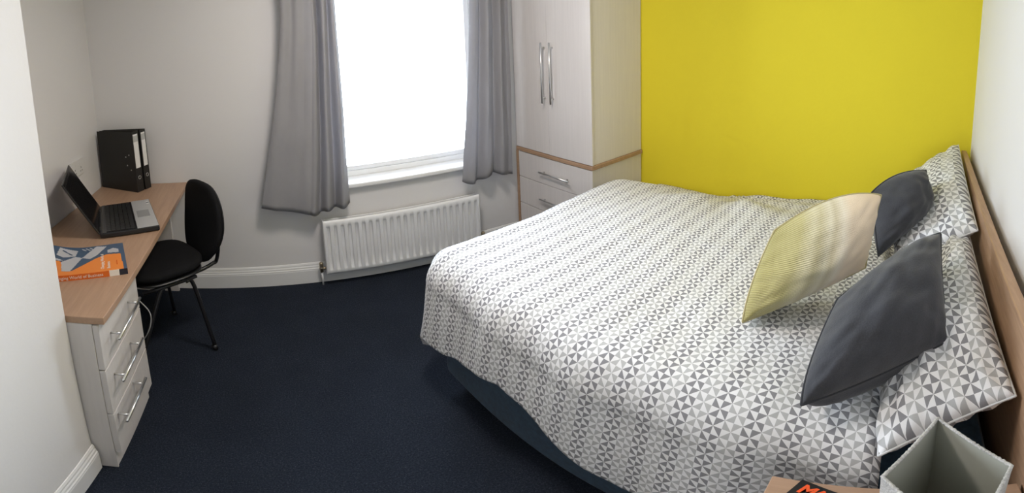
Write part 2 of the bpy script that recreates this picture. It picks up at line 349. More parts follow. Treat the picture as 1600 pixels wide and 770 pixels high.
# ------------------------------------------------------------------ curtains
def curtain(label, sb0, sb1, st0, st1, zb, fold, flip):
    ZT = 2.26; nx, nz = 220, 56; bm = bmesh.new(); g = []
    for i in range(nx + 1):
        u = i / nx; col = []
        for j in range(nz + 1):
            k = j / nz; zbot = zb(u); z = zbot + (ZT - zbot) * k
            e = max(0.0, min(1.0, (1.71 - z) / (1.71 - 0.5)))
            e2 = e ** 1.35
            s = (st0 + (sb0 - st0) * e2) * (1 - u) + (st1 + (sb1 - st1) * e2) * u
            off = 0.095 + fold(u, k)
            off += 0.004 * noise.noise(V((u * 9, k * 6, 3.1 + sb0)))+ 0.007 * noise.noise(V((u * 5, k * 14, 7.7))) * (1 - k)
            s += 0.006 * noise.noise(V((u * 7, k * 4, 1.7)))
            if j == 0: off -= 0.002
            col.append(bm.verts.new(wn(s, off, z)))
        g.append(col)
    for i in range(nx):
        for j in range(nz): bm.faces.new((g[i][j], g[i + 1][j], g[i + 1][j + 1], g[i][j + 1]))
    c = thing('curtain', label, 'curtain', 'grey curtains at the window')
    o = finish('drape', bm, MCURT, c, smooth=True); m = o.modifiers.new('s', 'SOLIDIFY'); m.thickness = 0.003
    # stitched bottom hem
    bm = bmesh.new()
    me = o.data; vs_ = me.vertices; B = []
    row = [vs_[i * (nz + 1)].co.copy() for i in range(nx + 1)]; row2 = [vs_[i * (nz + 1) + 2].co.copy() for i in range(nx + 1)]
    a = [bm.verts.new(p + NN * 0.0018) for p in row]; b = [bm.verts.new(p.lerp(q, 0.9) + NN * 0.0018) for p, q in zip(row, row2)]
    for i in range(nx): bm.faces.new((a[i], a[i + 1], b[i + 1], b[i]))
    h = finish('hem', bm, MCURT, c, smooth=True); m = h.modifiers.new('s', 'SOLIDIFY'); m.thickness = 0.001
    return c
def foldL(u, k):
    a = 0.010 * math.sin(u * 5.2 + 0.6) + 0.006 * math.sin(u * 15 + k * 2)
    r = max(0, (u - 0.55) / 0.45); a += (0.032 - 0.010 * k) * math.sin(r * 2 * math.pi * 2.6 + 0.4) * min(1, r * 5)
    a += 0.012 * k * math.sin(u * 26)
    return a
def foldR(u, k):
    return (0.026 - 0.006 * k) * math.sin(u * 2 * math.pi * 3.1 - 0.9 + 0.4 * math.sin(k * 3)) + 0.006 * math.sin(u * 37)
def lerpt(tab, u):
    for (a, x), (b, y) in zip(tab, tab[1:]):
        if u <= b: return x + (y - x) * (u - a) / (b - a)
    return tab[-1][1]
curtain('grey curtain left of the window, flaring wide at its hem', 1.066, 1.632, 1.315, 1.640, lambda u: lerpt([(0, .567), (.2, .545), (.45, .515), (.65, .480), (.72, .508), (.84, .512), (.92, .518), (1, .532)], u), foldL, 0)
curtain('grey curtain right of the window, hanging beside the wardrobe', 2.39, 2.775, 2.507, 2.785, lambda u: 0.545 - 0.018 * math.sin(u * 8), foldR, 1)
rod = thing('curtain_pole', 'curtain pole above the window holding the grey curtains', 'curtain pole')
finish('pole', tube(bmesh.new(), [wn(1.2, 0.095, 2.285), wn(2.82, 0.095, 2.285)], 0.012), MCHR, rod, smooth=True)
for s in (1.25, 2.77): mkbox('bracket', wn(s, 0.0005, 2.275), TN * 0.015, NN * 0.084, V((0, 0, 0.02)), MCHR, rod)

# ------------------------------------------------------------------ wardrobe
wr = thing('wardrobe', 'tall pale laminate wardrobe with drawers in the corner by the yellow wall', 'wardrobe')
mkprism('lower_carcass', [(-.473, 2.843), (-.469, 2.127), (-.012, 2.086), (-.014, 2.774)], 0.0, 0.664, MWARD, wr)
mkprism('upper_carcass', [(-.473, 2.843), (-.469, 2.127), (-.012, 2.086), (-.014, 2.774)], 0.690, 2.16, MWARD, wr)
mkprism('wood_strip', [(-.497, 2.846), (-.493, 2.117), (-.012, 2.076), (-.014, 2.776)], 0.665, 0.689, MWOOD2, wr, bevel=0.003, label='beech coloured band around the wardrobe')
mkprism('side_panel', [(-.497, 2.848), (-.497, 2.826), (-.474, 2.826), (-.474, 2.846)], 0.0, 0.664, MWOOD2, wr, label='beech coloured edge strip')
mkprism('plinth', [(-.480, 2.825), (-.478, 2.130), (-.470, 2.130), (-.474, 2.825)], 0.0, 0.085, MWARD, wr)
def bar_handle(parent, a, b, out, r=0.0055, stand=0.026, inset=0.03):
    a, b, out = V(a), V(b), V(out).normalized(); d = (b - a).normalized()
    h = finish('handle', tube(bmesh.new(), [a + out * stand, b + out * stand], r, 10), MCHR, parent, smooth=True)
    for p in (a + d * inset, b - d * inset): finish('standoff', tube(bmesh.new(), [p, p + out * (stand - 0.002)], r * 0.75, 8), MCHR, h, smooth=True)
OUTW = V((-1, 0.005, 0))
for y0, y1, hy in ((2.845, 2.4965, 2.522), (2.4935, 2.119, 2.442)):
    dr = mkprism('door', [(-.492, y0), (-.4885, y1), (-.4735, y1), (-.4740, y0)], 0.692, 2.155, MWARD, wr, bevel=0.002)
    bar_handle(dr, (-.490, hy, 1.015), (-.490, hy, 1.378), OUTW, 0.006, 0.030)
zz = [(0.662, 0.488), (0.484, 0.298), (0.294, 0.090)]
for z1, z0 in zz:
    dr = mkprism('drawer', [(-.492, 2.824), (-.4885, 2.121), (-.4730, 2.121), (-.4742, 2.824)], z0, z1, MWARD, wr, bevel=0.002)
    zc = z0 + (z1 - z0) * 0.45
    bar_handle(dr, (-.490, 2.585, zc), (-.490, 2.305, zc), OUTW, 0.006, 0.028)

# ------------------------------------------------------------------ desk with drawers
desk = thing('desk', 'built-in beech topped desk with three pale drawers in the alcove', 'desk')
mkprism('desk_top', [(-3.410, 1.668), (-2.834, 1.668), (-2.719, 3.198), (-3.316, 3.291)], 0.701, 0.727, MWOOD, desk, bevel=0.002)
mkprism('cabinet', [(-3.36, 1.676), (-2.880, 1.676), (-2.862, 2.115), (-3.36, 2.115)], 0.0, 0.700, MCAB, desk)
mkprism('cabinet_side', [(-3.30, 1.668), (-2.877, 1.668), (-2.877, 1.6755), (-3.30, 1.6755)], 0.0, 0.700, MCAB, desk)
for z0, z1, hz in ((0.512, 0.694, 0.607), (0.305, 0.507, 0.444), (0.092, 0.300, 0.273)):
    dr = mkprism('drawer', [(-2.877, 1.672), (-2.856, 1.672), (-2.838, 2.108), (-2.860, 2.108)], z0, z1, MCAB, desk, bevel=0.002)
    hz0 = {0.607: (1.728, 2.005), 0.444: (1.702, 1.965), 0.273: (1.672, 1.925)}[hz]
    x0 = -2.856 + (hz0[0] - 1.672) * 0.0413; x1 = -2.856 + (hz0[1] - 1.672) * 0.0413
    bar_handle(dr, (x0, hz0[0], hz + 0.002), (x1, hz0[1], hz + 0.006), (1, -0.04, 0), 0.0055, 0.040, 0.035)
mkprism('end_support', [(-3.25, 3.235), (-2.85, 3.176), (-2.853, 3.158), (-3.25, 3.217)], 0, 0.700, MCAB, desk)
cable = tag(finish('cable', tube(bmesh.new(), smoothpath([(-2.90, 2.16, 0.56), (-2.845, 2.14, 0.52), (-2.808, 2.135, 0.47), (-2.806, 2.13, 0.42), (-2.832, 2.13, 0.352), (-2.90, 2.16, 0.25), (-2.96, 2.2, 0.1), (-3.0, 2.3, 0.006)], 6), 0.0025, 8), mat('cable_grey', (0.35, 0.35, 0.35), 0.5), smooth=True), 'thin pale cable hanging down beside the desk drawers', 'cable')

# socket
sk = thing('wall_socket', 'white double wall socket on the alcove wall behind the laptop', 'socket')
A0 = V((-3.423, 1.60, 0)); A1 = V((-3.317, 3.32, 0)); TA = (A1 - A0).normalized(); NA = V((TA.y, -TA.x, 0))
def wa(y, off, z): t_ = (y - A0.y) / TA.y; return A0 + TA * t_ + NA * off + V((0, 0, z))
mkbox('face_plate', wa(2.785, 0.0005, 0.892), TA * 0.18, NA * 0.011, V((0, 0, 0.092)), mat('white_plastic', (0.70, 0.69, 0.67), 0.35), sk, bevel=0.003)
for y in (2.845, 2.905): mkbox('switch', wa(y - 0.006, 0.0112, 0.951), TA * 0.012, NA * 0.003, V((0, 0, 0.018)), bpy.data.materials['white_plastic'], sk)
for y in (2.83, 2.92):
    bm = bmesh.new()
    for dy, dz, a, b in ((0, 0.035, .005, .010), (-0.012, 0.015, .009, .005), (0.012, 0.015, .009, .005)): obox(bm, wa(y + dy - a / 2, 0.0110, 0.90 + dz - b / 2), TA * a, NA * 0.0012, V((0, 0, b)))
    finish('pin_holes', bm, MGAP, sk)

# ------------------------------------------------------------------ lever arch files
MFILE = mat('black_file_board', (0.010, 0.0095, 0.009), 0.5); MPAPER = mat('label_paper', (0.74, 0.73, 0.71), 0.7); MPAGES = mat('page_edges', (0.55, 0.54, 0.52), 0.8)
MHDR = mat('label_header', (0.45, 0.45, 0.44), 0.7)
def binder(label, F, R, F2, R2, z0, h):
    t_ = thing('ring_binder', label, 'binder', 'black lever arch files on the desk'); F, R, F2, R2 = [V((*p, 0)) for p in (F, R, F2, R2)]
    cov = 0.003; sp = (F2 - F).normalized(); c1 = (R - F).normalized(); c2 = (R2 - F2).normalized()
    mkbox('front_cover', F + V((0, 0, z0)), R - F, sp * cov, V((0, 0, h)), MFILE, t_, 0.001)
    mkbox('back_cover', F2 + V((0, 0, z0)), R2 - F2, -sp * cov, V((0, 0, h)), MFILE, t_, 0.001)
    mkbox('spine', F + V((0, 0, z0)) + sp * cov, (F2 - F) - sp * cov * 2, c1 * cov, V((0, 0, h)), MFILE, t_, 0.001)
    bm = bmesh.new(); a = F + sp * 0.006 + c1 * 0.02; b = F2 - sp * 0.006 + c2 * 0.02; c = R2.lerp(F2, 0.03) - sp * 0.005; d = R.lerp(F, 0.03) + sp * 0.005
    prism(bm, [(p.x, p.y) for p in (a, b, c, d)], z0 + 0.012, z0 + h - 0.012); finish('paper_block', bm, MPAGES, t_)
    out = -(c1 + c2).normalized(); wd = (F2 - F).length
    lab = mkbox('spine_label', F + sp * 0.009 - c1 * 0.0008 + V((0, 0, z0 + h * 0.40)), sp * (wd - 0.018), c1 * 0.0006, V((0, 0, h * 0.555)), MPAPER, t_, 0)
    mkbox('label_header', F + sp * 0.009 - c1 * 0.0012 + V((0, 0, z0 + h * 0.83)), sp * (wd - 0.018), c1 * 0.0003, V((0, 0, h * 0.10)), MHDR, lab, 0)
    bm = bmesh.new(); cc = F.lerp(F2, 0.5) - c1 * 0.001 + V((0, 0, z0 + h * 0.24))
    pts = [cc + sp * 0.010 * math.cos(k * math.pi / 9) + V((0, 0, 0.010 * math.sin(k * math.pi / 9))) - c1 * 0.0008 for k in range(18)]
    tube(bm, pts, 0.0018, 6, closed=True); finish('finger_ring', bm, MCHR, t_, smooth=True)
    nrm = V((-c1.y, c1.x, 0)); nrm = nrm if nrm.dot(sp) < 0 else -nrm
    for f, zf in ((.22, .585), (.13, .62), (.20, .445), (.11, .37)):
        finish('rivet', lathe(bmesh.new(), F.lerp(R, f) + V((0, 0, z0 + h * zf)), [(0.0045, 0), (0.004, 0.0015), (0.0, 0.002)], 10, nrm), MCHR, t_, smooth=True)
    return t_
ZD = 0.7272
binder('black lever arch file nearer the laptop, its cover facing the room', (-3.020, 3.052), (-3.305, 3.222), (-2.988, 3.101), (-3.288, 3.236), ZD, 0.362)
binder('black lever arch file nearer the window, behind the other file', (-2.980, 3.110), (-3.275, 3.246), (-2.952, 3.156), (-3.266, 3.260), ZD, 0.362)

# ------------------------------------------------------------------ laptop
lp = thing('laptop', 'open black laptop with silver palm rest on the desk', 'laptop')
L0 = V((-3.047, 2.330, ZD)); dd = V((.954, .300, 0)).normalized(); ww = V((-.300, .954, 0)).normalized(); LW, LDp = 0.43, 0.285
MLS = mat('silver_palm_rest', (0.45, 0.45, 0.45), 0.35, 0.15); MKEY = mat('key_black', (0.012, 0.012, 0.013), 0.35); MSCR = mat('dark_screen', (0.006, 0.006, 0.007), 0.08); MBEZ = mat('glossy_black', (0.012, 0.012, 0.013), 0.15)
mkbox('base', L0 + V((0, 0, 0.003)), dd * LDp, ww * LW, V((0, 0, 0.023)), MBLK, lp, 0.004)
mkbox('palm_rest', L0 + dd * 0.180 + ww * 0.003 + V((0, 0, 0.0262)), dd * 0.102, ww * (LW - 0.006), V((0, 0, 0.002)), MLS, lp, 0.001, 'silver palm rest')
mkbox('trackpad', L0 + dd * 0.195 + ww * 0.15 + V((0, 0, 0.0284)), dd * 0.065, ww * 0.10, V((0, 0, 0.0008)), mat('trackpad_grey', (0.25, 0.25, 0.25), 0.3), lp, 0.0004)
mkbox('deck', L0 + dd * 0.012 + ww * 0.003 + V((0, 0, 0.0262)), dd * 0.167, ww * (LW - 0.006), V((0, 0, 0.0012)), MBEZ, lp, 0.0005)
keyme = None
for r in range(6):
    x = 0; n = 17
    for c in range(n):
        if r == 5 and 4 <= c <= 8:
            if c != 4: continue
            wdt = 5 * 0.0235 - 0.003
            mkbox('key', L0 + dd * (0.032 + r * 0.0235) + ww * (0.013 + c * 0.0235) + V((0, 0, 0.0275)), dd * 0.0200, ww * wdt, V((0, 0, 0.0022)), MKEY, lp, 0)
            continue
        if keyme is None:
            k0 = mkbox('key', (0, 0, 0), dd * 0.0200, ww * 0.0205, V((0, 0, 0.0022)), MKEY, lp, 0); keyme = k0.data
        else: k0 = bpy.data.objects.new('key', keyme); COL.objects.link(k0); k0.parent = lp
        k0.location = L0 + dd * (0.032 + r * 0.0235) + ww * (0.013 + c * 0.0235) + V((0, 0, 0.0275))
for k in range(4): mkbox('sticker', L0 + dd * (0.262) + ww * (0.38 - k * 0.018) + V((0, 0, 0.0284)), dd * 0.013, ww * 0.013, V((0, 0, 0.0003)), [MPAPER, MBLUE, MPAPER, MHDR][k], lp, 0)
tl = math.radians(31); su = (-dd * math.sin(tl) + V((0, 0, math.cos(tl)))).normalized(); sn = (dd * math.cos(tl) + V((0, 0, math.sin(tl)))).normalized(); SH = 0.290
h0 = L0 + dd * 0.002 + V((0, 0, 0.024))
lid = mkbox('lid', h0 - sn * 0.008, su * SH, ww * LW, sn * 0.008, MBLK, lp, 0.003)
mkbox('bezel', h0 + su * 0.004 + ww * 0.004, su * (SH - 0.008), ww * (LW - 0.008), sn * 0.0015, MBEZ, lid, 0.0005)
mkbox('screen', h0 + su * 0.035 + ww * 0.02 + sn * 0.0016, su * (SH - 0.055), ww * (LW - 0.04), sn * 0.0006, MSCR, lid, 0, 'dark switched-off screen')
for k in (0.05, LW - 0.09): finish('hinge', tube(bmesh.new(), [h0 + ww * k + V((0, 0, 0.001)), h0 + ww * (k + 0.04) + V((0, 0, 0.001))], 0.006, 10), MBLK, lp, smooth=True)

# ------------------------------------------------------------------ textbook on the desk
bk = thing('textbook', 'orange and blue business textbook lying on the desk', 'book')
BR_ = V((-2.830, 1.985, ZD)); be = V((-.950, -.312, 0)).normalized(); bw_ = V((-.312, .950, 0)).normalized(); BL, BW, BT = 0.335, 0.262, 0.024
MOR = mat('orange_cover', (0.80, 0.23, 0.025), 0.35); MNV = mat('navy_print', (0.045, 0.085, 0.15), 0.35); MGR = mat('grey_print', (0.47, 0.47, 0.49), 0.35); MWT = mat('white_print', (0.85, 0.80, 0.72), 0.4); MBK = mat('black_print', (0.012, 0.016, 0.03), 0.35); MORD = mat('deep_orange_spine', (0.74, 0.15, 0.015), 0.35)
mkbox('page_block', BR_ + be * 0.003 + bw_ * 0.004 + V((0, 0, 0.0016)), be * (BL - 0.006), bw_ * (BW - 0.008), V((0, 0, BT - 0.0032)), MPAGES, bk, 0)
mkbox('back_cover', BR_, be * BL, bw_ * BW, V((0, 0, 0.0014)), MOR, bk, 0)
# front cover: a sheet curling up at its far corner
def curl(x, y):  # x along spine (0 near right end), y across
    a = max(0, (x - 0.17) / (BL - 0.17)); b = max(0, (y - 0.10) / (BW - 0.10)); return 0.034 * a ** 1.6 * b ** 1.2
bm = bmesh.new(); NXc, NYc = 28, 20; g = []; dl = []
PIC = [((0.02, 0.150), (0.085, 0.162), (0.135, 0.115), (0.205, 0.055), (0.275, 0.055), (0.300, 0.120), (0.345, 0.115), (0.345, 0.27), (0.0, 0.27), (0.0, 0.0), (0.012, 0.0))]
def inpoly(x, y, P):
    c = False
    for i in range(len(P)):
        (x1, y1), (x2, y2) = P[i], P[i - 1]
        if (y1 > y) != (y2 > y) and x < (x2 - x1) * (y - y1) / (y2 - y1) + x1: c = not c
    return c
def sheet(name, poly, h, m, step=0.0065):
    # a printed area of the cover that follows its curl
    nx, ny = int(BL / step), int(BW / step); bm = bmesh.new(); vv = {}
    def vert(i, j):
        if (i, j) not in vv: x, y = BL * i / nx, BW * j / ny; vv[(i, j)] = bm.verts.new(BR_ + be * x + bw_ * y + V((0, 0, BT - 0.0015 + curl(x, y) + h)))
        return vv[(i, j)]
    for i in range(nx):
        for j in range(ny):
            if poly is None or inpoly(BL * (i + .5) / nx, BW * (j + .5) / ny, poly): bm.faces.new((vert(i, j), vert(i + 1, j), vert(i + 1, j + 1), vert(i, j + 1)))
    o = finish(name, bm, m, bk); s = o.modifiers.new('s', 'SOLIDIFY'); s.thickness = 0.0004 if poly else 0.0012; s.offset = 1 if poly else 0; return o
sheet('front_cover', None, 0.0, MOR)
ST = 0.0033
# measured in (along spine, across); navy field, grey shoe shape, navy laces
sheet('cover_print', [(0.0, 0.0), (0.014, 0.0), (0.016, 0.150), (0.075, 0.160), (0.120, 0.130), (0.165, 0.085), (0.215, 0.035), (0.226, 0.050), (0.235, 0.100), (0.275, 0.140), (0.335, 0.150), (0.335, 0.262), (0.0, 0.262)], 0.0008, MNV, ST)
sheet('cover_print', [(0.072, 0.240), (0.115, 0.255), (0.150, 0.195), (0.175, 0.150), (0.222, 0.030), (0.255, 0.040), (0.262, 0.125), (0.225, 0.150), (0.205, 0.165), (0.180, 0.150), (0.145, 0.130), (0.115, 0.160)], 0.0014, MGR, ST)
sheet('cover_print', [(0.205, 0.170), (0.255, 0.165), (0.285, 0.190), (0.275, 0.252), (0.195, 0.225)], 0.0014, MGR, ST)
sheet('cover_print', [(0.022, 0.165), (0.068, 0.172), (0.070, 0.200), (0.045, 0.215), (0.025, 0.200)], 0.0014, MGR, ST)
sheet('cover_print', [(0.255, 0.140), (0.275, 0.140), (0.330, 0.175), (0.330, 0.190), (0.275, 0.155)], 0.0014, MGR, ST)
for i in range(3): sheet('cover_print', [(0.120 + i * .018, 0.215), (0.126 + i * .018, 0.215), (0.146 + i * .018, 0.240), (0.140 + i * .018, 0.242)], 0.0020, MGR, ST)
sheet('cover_print', [(0.215, 0.182), (0.221, 0.180), (0.262, 0.225), (0.258, 0.230)], 0.0020, MNV, ST)
zt = BT - 0.0015 + 0.0010
text('cover_lettering', 'Changing World of', BR_ + be * 0.088 + bw_ * 0.020 + V((0, 0, zt)), bw_, be, 0.0185, MWT, bk)
text('cover_lettering', 'Business', BR_ + be * 0.064 + bw_ * 0.020 + V((0, 0, zt)), bw_, be, 0.0185, MWT, bk)
text('cover_lettering', 'Third Edition', BR_ + be * 0.034 + bw_ * 0.045 + V((0, 0, zt)), bw_, be, 0.008, MORD, bk)
SO = -bw_ * 0.0016
mkbox('spine', BR_ + SO + be * 0.07, be * (BL - 0.07), bw_ * 0.0016, V((0, 0, BT)), MORD, bk, 0, 'deep orange spine')
mkbox('spine_panel', BR_ + SO + be * 0.032, be * 0.038, bw_ * 0.0016, V((0, 0, BT)), MWT, bk, 0, 'cream patch on the spine')
mkbox('spine_panel', BR_ + SO, be * 0.032, bw_ * 0.0016, V((0, 0, BT)), MBK, bk, 0, 'black end of the spine')
text('spine_lettering', 'The Changing World of Business', BR_ + SO + be * (BL - 0.012) + V((0, 0, 0.0065)), -be, (0, 0, 1), 0.0172, MWT, bk)

# ------------------------------------------------------------------ office chair
ch = thing('office_chair', 'black fabric office chair with tubular legs tucked at the desk', 'chair')
cc = V((-2.848, 2.615, 0)); ff = V((-.83, -.56, 0)).normalized(); sv = V((.56, -.83, 0)).normalized()
def cl(f, s, z): return cc + ff * f + sv * s + V((0, 0, z))
def superpad(fn, a, b, th, nx=28, ny=10, p=3.2):
    # rounded-square pad: fn(x, y, h) -> world point
    bm = bmesh.new(); rings = []
    prof = [(0.0, 1.0), (0.55, 1.0), (0.82, 0.92), (0.94, 0.72), (1.0, 0.35), (1.0, -0.35), (0.95, -0.75), (0.85, -1.0), (0.0, -1.0)]
    for rr, hh in prof[1:-1]:
        ring = []
        for k in range(48):
            t_ = 2 * math.pi * k / 48; c, s = math.cos(t_), math.sin(t_); q = (abs(c) ** p + abs(s) ** p) ** (-1 / p)
            ring.append(bm.verts.new(fn(a * rr * q * c, b * rr * q * s, th * 0.5 * hh)))
        rings.append(ring)
    for A, B in zip(rings, rings[1:]):
        for k in range(48): bm.faces.new((A[k], A[(k + 1) % 48], B[(k + 1) % 48], B[k]))
    c0 = bm.verts.new(fn(0, 0, th * 0.5 * 1.05)); c1 = bm.verts.new(fn(0, 0, -th * 0.5))
    for k in range(48): bm.faces.new((c0, rings[0][(k + 1) % 48], rings[0][k])); bm.faces.new((c1, rings[-1][k], rings[-1][(k + 1) % 48]))
    return bm
finish('seat', superpad(lambda x, y, h: cl(x, y, 0.486 + h - 0.35 * max(0, x - 0.12) ** 1.5 + 0.1 * x * x), 0.210, 0.205, 0.055), MSEAT, ch, smooth=True)
finish('seat_shell', superpad(lambda x, y, h: cl(x, y, 0.448 + h), 0.200, 0.205, 0.018), MBLK, ch, smooth=True)
BC = V((-2.612, 2.700, 0.655)); bu = (V((0, 0, 1)) - ff * 0.16).normalized(); bf = (ff + V((0, 0, 0.16))).normalized()
def bp(x, y, h):
    wv = 1.0 - 0.30 * max(0, -y / 0.21) ** 1.6 - 0.05 * max(0, y / 0.21)
    return BC + sv * x * wv + bu * y + bf * (h + 0.16 * x * x * 1.2 - 0.02 * math.cos(y * 9))
finish('backrest', superpad(bp, 0.186, 0.208, 0.040, p=3.2), MSEAT, ch, smooth=True)
finish('backrest_shell', superpad(lambda x, y, h: bp(x * 0.97, y * 0.97, h - 0.024), 0.184, 0.205, 0.014, p=2.7), MBLK, ch, smooth=True)
for s in (-1, 1):
    finish('back_support', tube(bmesh.new(), smoothpath([cl(-0.04, s * .150, .432), cl(-.17, s * .150, .433), cl(-.245, s * .150, .445), cl(-.268, s * .145, .450), BC - bf * 0.036 + sv * (s * .13) - bu * 0.12, BC - bf * 0.034 + sv * (s * .12) - bu * 0.02], 6), 0.0105, 10), MTUBE, ch, smooth=True)
    finish('side_rail', tube(bmesh.new(), [cl(.17, s * .185, .428), cl(-.12, s * .185, .428)], 0.010, 10), MTUBE, ch, smooth=True)
    for a, b, c in ((.10, .02, .28), (-.10, -.02, -.143)):
        lg = finish('leg', tube(bmesh.new(), smoothpath([cl(a * .6, s * .186, .420), cl(a, s * .190, .380), cl(c, s * (.226 + .02 * s), 0.012)], 5), 0.0105, 10), MTUBE, ch, smooth=True)
        finish('foot_cap', tube(bmesh.new(), [cl(c, s * (.227 + .02 * s), 0.0005), cl(c - .008 * (1 if c > 0 else -1), s * (.225 + .02 * s), 0.03)], 0.0135, 10), MBLK, lg, smooth=True)

# ------------------------------------------------------------------ bed
bed = thing('double_bed', 'double divan bed with blue base and wooden headboard against the white wall', 'bed')
# headboard, sloped off the wall by a small gap
def hbx(s0, s1, o0, o1, z0, z1, name, m, label=None, bevel=0.003): return mkbox(name, ws(s0, o0, z0), TS * (s1 - s0), NS * (o1 - o0), V((0, 0, z1 - z0)), m, bed, bevel, label)
hbx(0.035, 1.775, 0.028, 0.058, 0.10, 0.900, 'headboard', MHEAD, 'beech wood headboard')
for s in (0.35, 1.45): hbx(s, s + 0.06, 0.002, 0.027, 0.0, 0.70, 'headboard_strut', MWOOD2)
def bedx(y): return -1.660 - (1.90 - y) * 0.040
mkprism('divan_base', [(-.020, 0.070), (bedx(0.2) + 0.0, 0.200), (bedx(1.90), 1.90), (-.025, 1.80)], 0.065, 0.325, MBLUE, bed, bevel=0.012, label='dark blue fabric divan base')
mkprism('mattress', [(-.022, 0.075), (bedx(0.2) + 0.05, 0.205), (bedx(1.90) + 0.06, 1.865), (-.027, 1.775)], 0.327, 0.440, MMATT, bed, bevel=0.03)
mkprism('mattress_tape', [(-.0215, 0.0745), (bedx(0.2) + 0.048, 0.2035), (bedx(1.90) + 0.058, 1.8665), (-.0265, 1.777)], 0.338, 0.346, MTAPE, bed, bevel=0.0)
for x, y in ((-1.50, 0.35), (-1.52, 1.75), (-0.2, 0.35), (-0.2, 1.65), (-1.55, 1.05)):
    finish('castor', lathe(bmesh.new(), (x, y, 0.0), [(0.012, 0.001), (0.024, 0.008), (0.024, 0.04), (0.012, 0.05), (0.010, 0.064)], 14), MBLK, bed, smooth=True)

# duvet: cloth folded over the west side and the foot
AW, BN, RAD = 1.560, 1.915, 0.135
AE, BS = 0.014, 0.440
def zE(y): return lerpt([(0.4, .585), (.64, .580), (.86, .563), (1.19, .535), (1.5, .495), (1.79, .478), (2.1, .475)], y)
HEM = [(0.40, 0.40), (0.75, 0.40), (0.97, 0.41), (1.08, 0.38), (1.18, 0.345), (1.33, 0.295), (1.45, 0.270), (1.60, 0.305), (1.78, 0.355), (1.95, 0.360), (2.6, 0.360)]
def fdrape(d, k):
    if d <= 0: return 0.0, 0.0
    if d < RAD * math.pi / 2: return RAD * math.sin(d / RAD), RAD * (1 - math.cos(d / RAD))
    e = d - RAD * math.pi / 2; return RAD + k * e, RAD + e * math.sqrt(1 - k * k)
def duvet_pt(a, b):
    # a: cloth distance from the yellow wall, b: cloth distance along the bed
    da, db = max(0, a - AW), max(0, b - BN); x, y = min(a, AW), min(b, BN)
    d = math.hypot(da, db); dx, dy = (da / d, db / d) if d > 1e-9 else (0, 0)
    kk = 0.16 * abs(dx) + 0.05 * abs(dy)
    out, drop = fdrape(d, kk)
    X = -(x + out * dx); Y = y + out * dy
    # side folds
    if d > 0.03:
        w = min(1, (d - 0.03) / 0.2); ang = (math.atan2(db, da) * 0.35 + b * (1 if db == 0 else 0) + (a * 1.0 if da == 0 else 0))
        f = w * 0.010 * math.sin(ang * 17 + 0.7) + w * 0.008 * noise.noise(V((ang * 9, d * 4, 2.0)))
        X -= f * dx; Y += f * dy
    m = max(0.0, min(1.0, 1 - (-X) / 0.50)); m = m * m * (3 - 2 * m)
    top = 0.646 + 0.006 * math.sin(X * 3.1 + 1) * math.sin(Y * 2.7)
    top -= 0.012 * max(0, 1 - (Y - 0.44) / 0.25)
    z = top + (zE(Y) - top) * m - drop
    wk = 1 - min(1, d / 0.25) * 0.5
    z += wk * (0.010 * noise.noise(V((X * 2.3, Y * 2.9, 0.3))) + 0.004 * noise.noise(V((X * 9, Y * 7, 1.3))) + 0.0022 * noise.noise(V((X * 22, Y * 19, 4.3))))
    # radiating creases near the yellow wall, mid bed
    cx_, cy_ = X + 0.05, Y - 1.35; r = math.hypot(cx_, cy_); th = math.atan2(cy_, -cx_)
    z += 0.013 * math.exp(-((r - 0.35) / 0.28) ** 2) * math.sin(th * 9 + 1.5 * noise.noise(V((X * 3, Y * 3, 9))))
    if b < BS + 0.03: z -= 0.03 * (1 - max(0, b - BS) / 0.03) ** 2 + 0.05 * max(0, BS - b) / 0.24
    return V((X, Y, z))
def cell_uv(a, b):   # printed cells of about 21 mm, squared up with the bed
    return -49.5 * b + 1.5 * a, -45.0 * a - 5.0 * b
def duvet():
    bm = bmesh.new(); uvl = bm.loops.layers.uv.new('UVMap'); NA_, NB_ = 230, 250
    g = []; pa = []
    for i in range(NA_ + 1):
        row = []; 
        for j in range(NB_ + 1):
            bt = j / NB_; a_ = 1.75 * i / NA_; bs_ = 0.205 + 0.235 * min(1, max(0, (a_ - 0.95) / 0.2)) ** 0.7; b = bs_ + (BN + 0.34 - bs_) * bt
            amax = AW + RAD * math.pi / 2 + (lerpt(HEM, b) - RAD) if b < BN else AW + RAD * math.pi / 2 + (0.360 - RAD)
            a = AE + (amax + 0.02 - AE) * i / NA_
            row.append((bm.verts.new(duvet_pt(a, b)), (a, b)))
        g.append(row)
    for i in range(NA_):
        for j in range(NB_):
            q = (g[i][j], g[i + 1][j], g[i + 1][j + 1], g[i][j + 1]); f = bm.faces.new([v[0] for v in q])
            for lo, v in zip(f.loops, q): lo[uvl].uv = cell_uv(*v[1])
    return bm
dv = finish('duvet', duvet(), MBED, smooth=True)
sm = dv.modifiers.new('s', 'SOLIDIFY'); sm.thickness = 0.028; sm.offset = -1
tag(dv, 'duvet printed with grey and white triangles, spread over the bed', 'duvet')

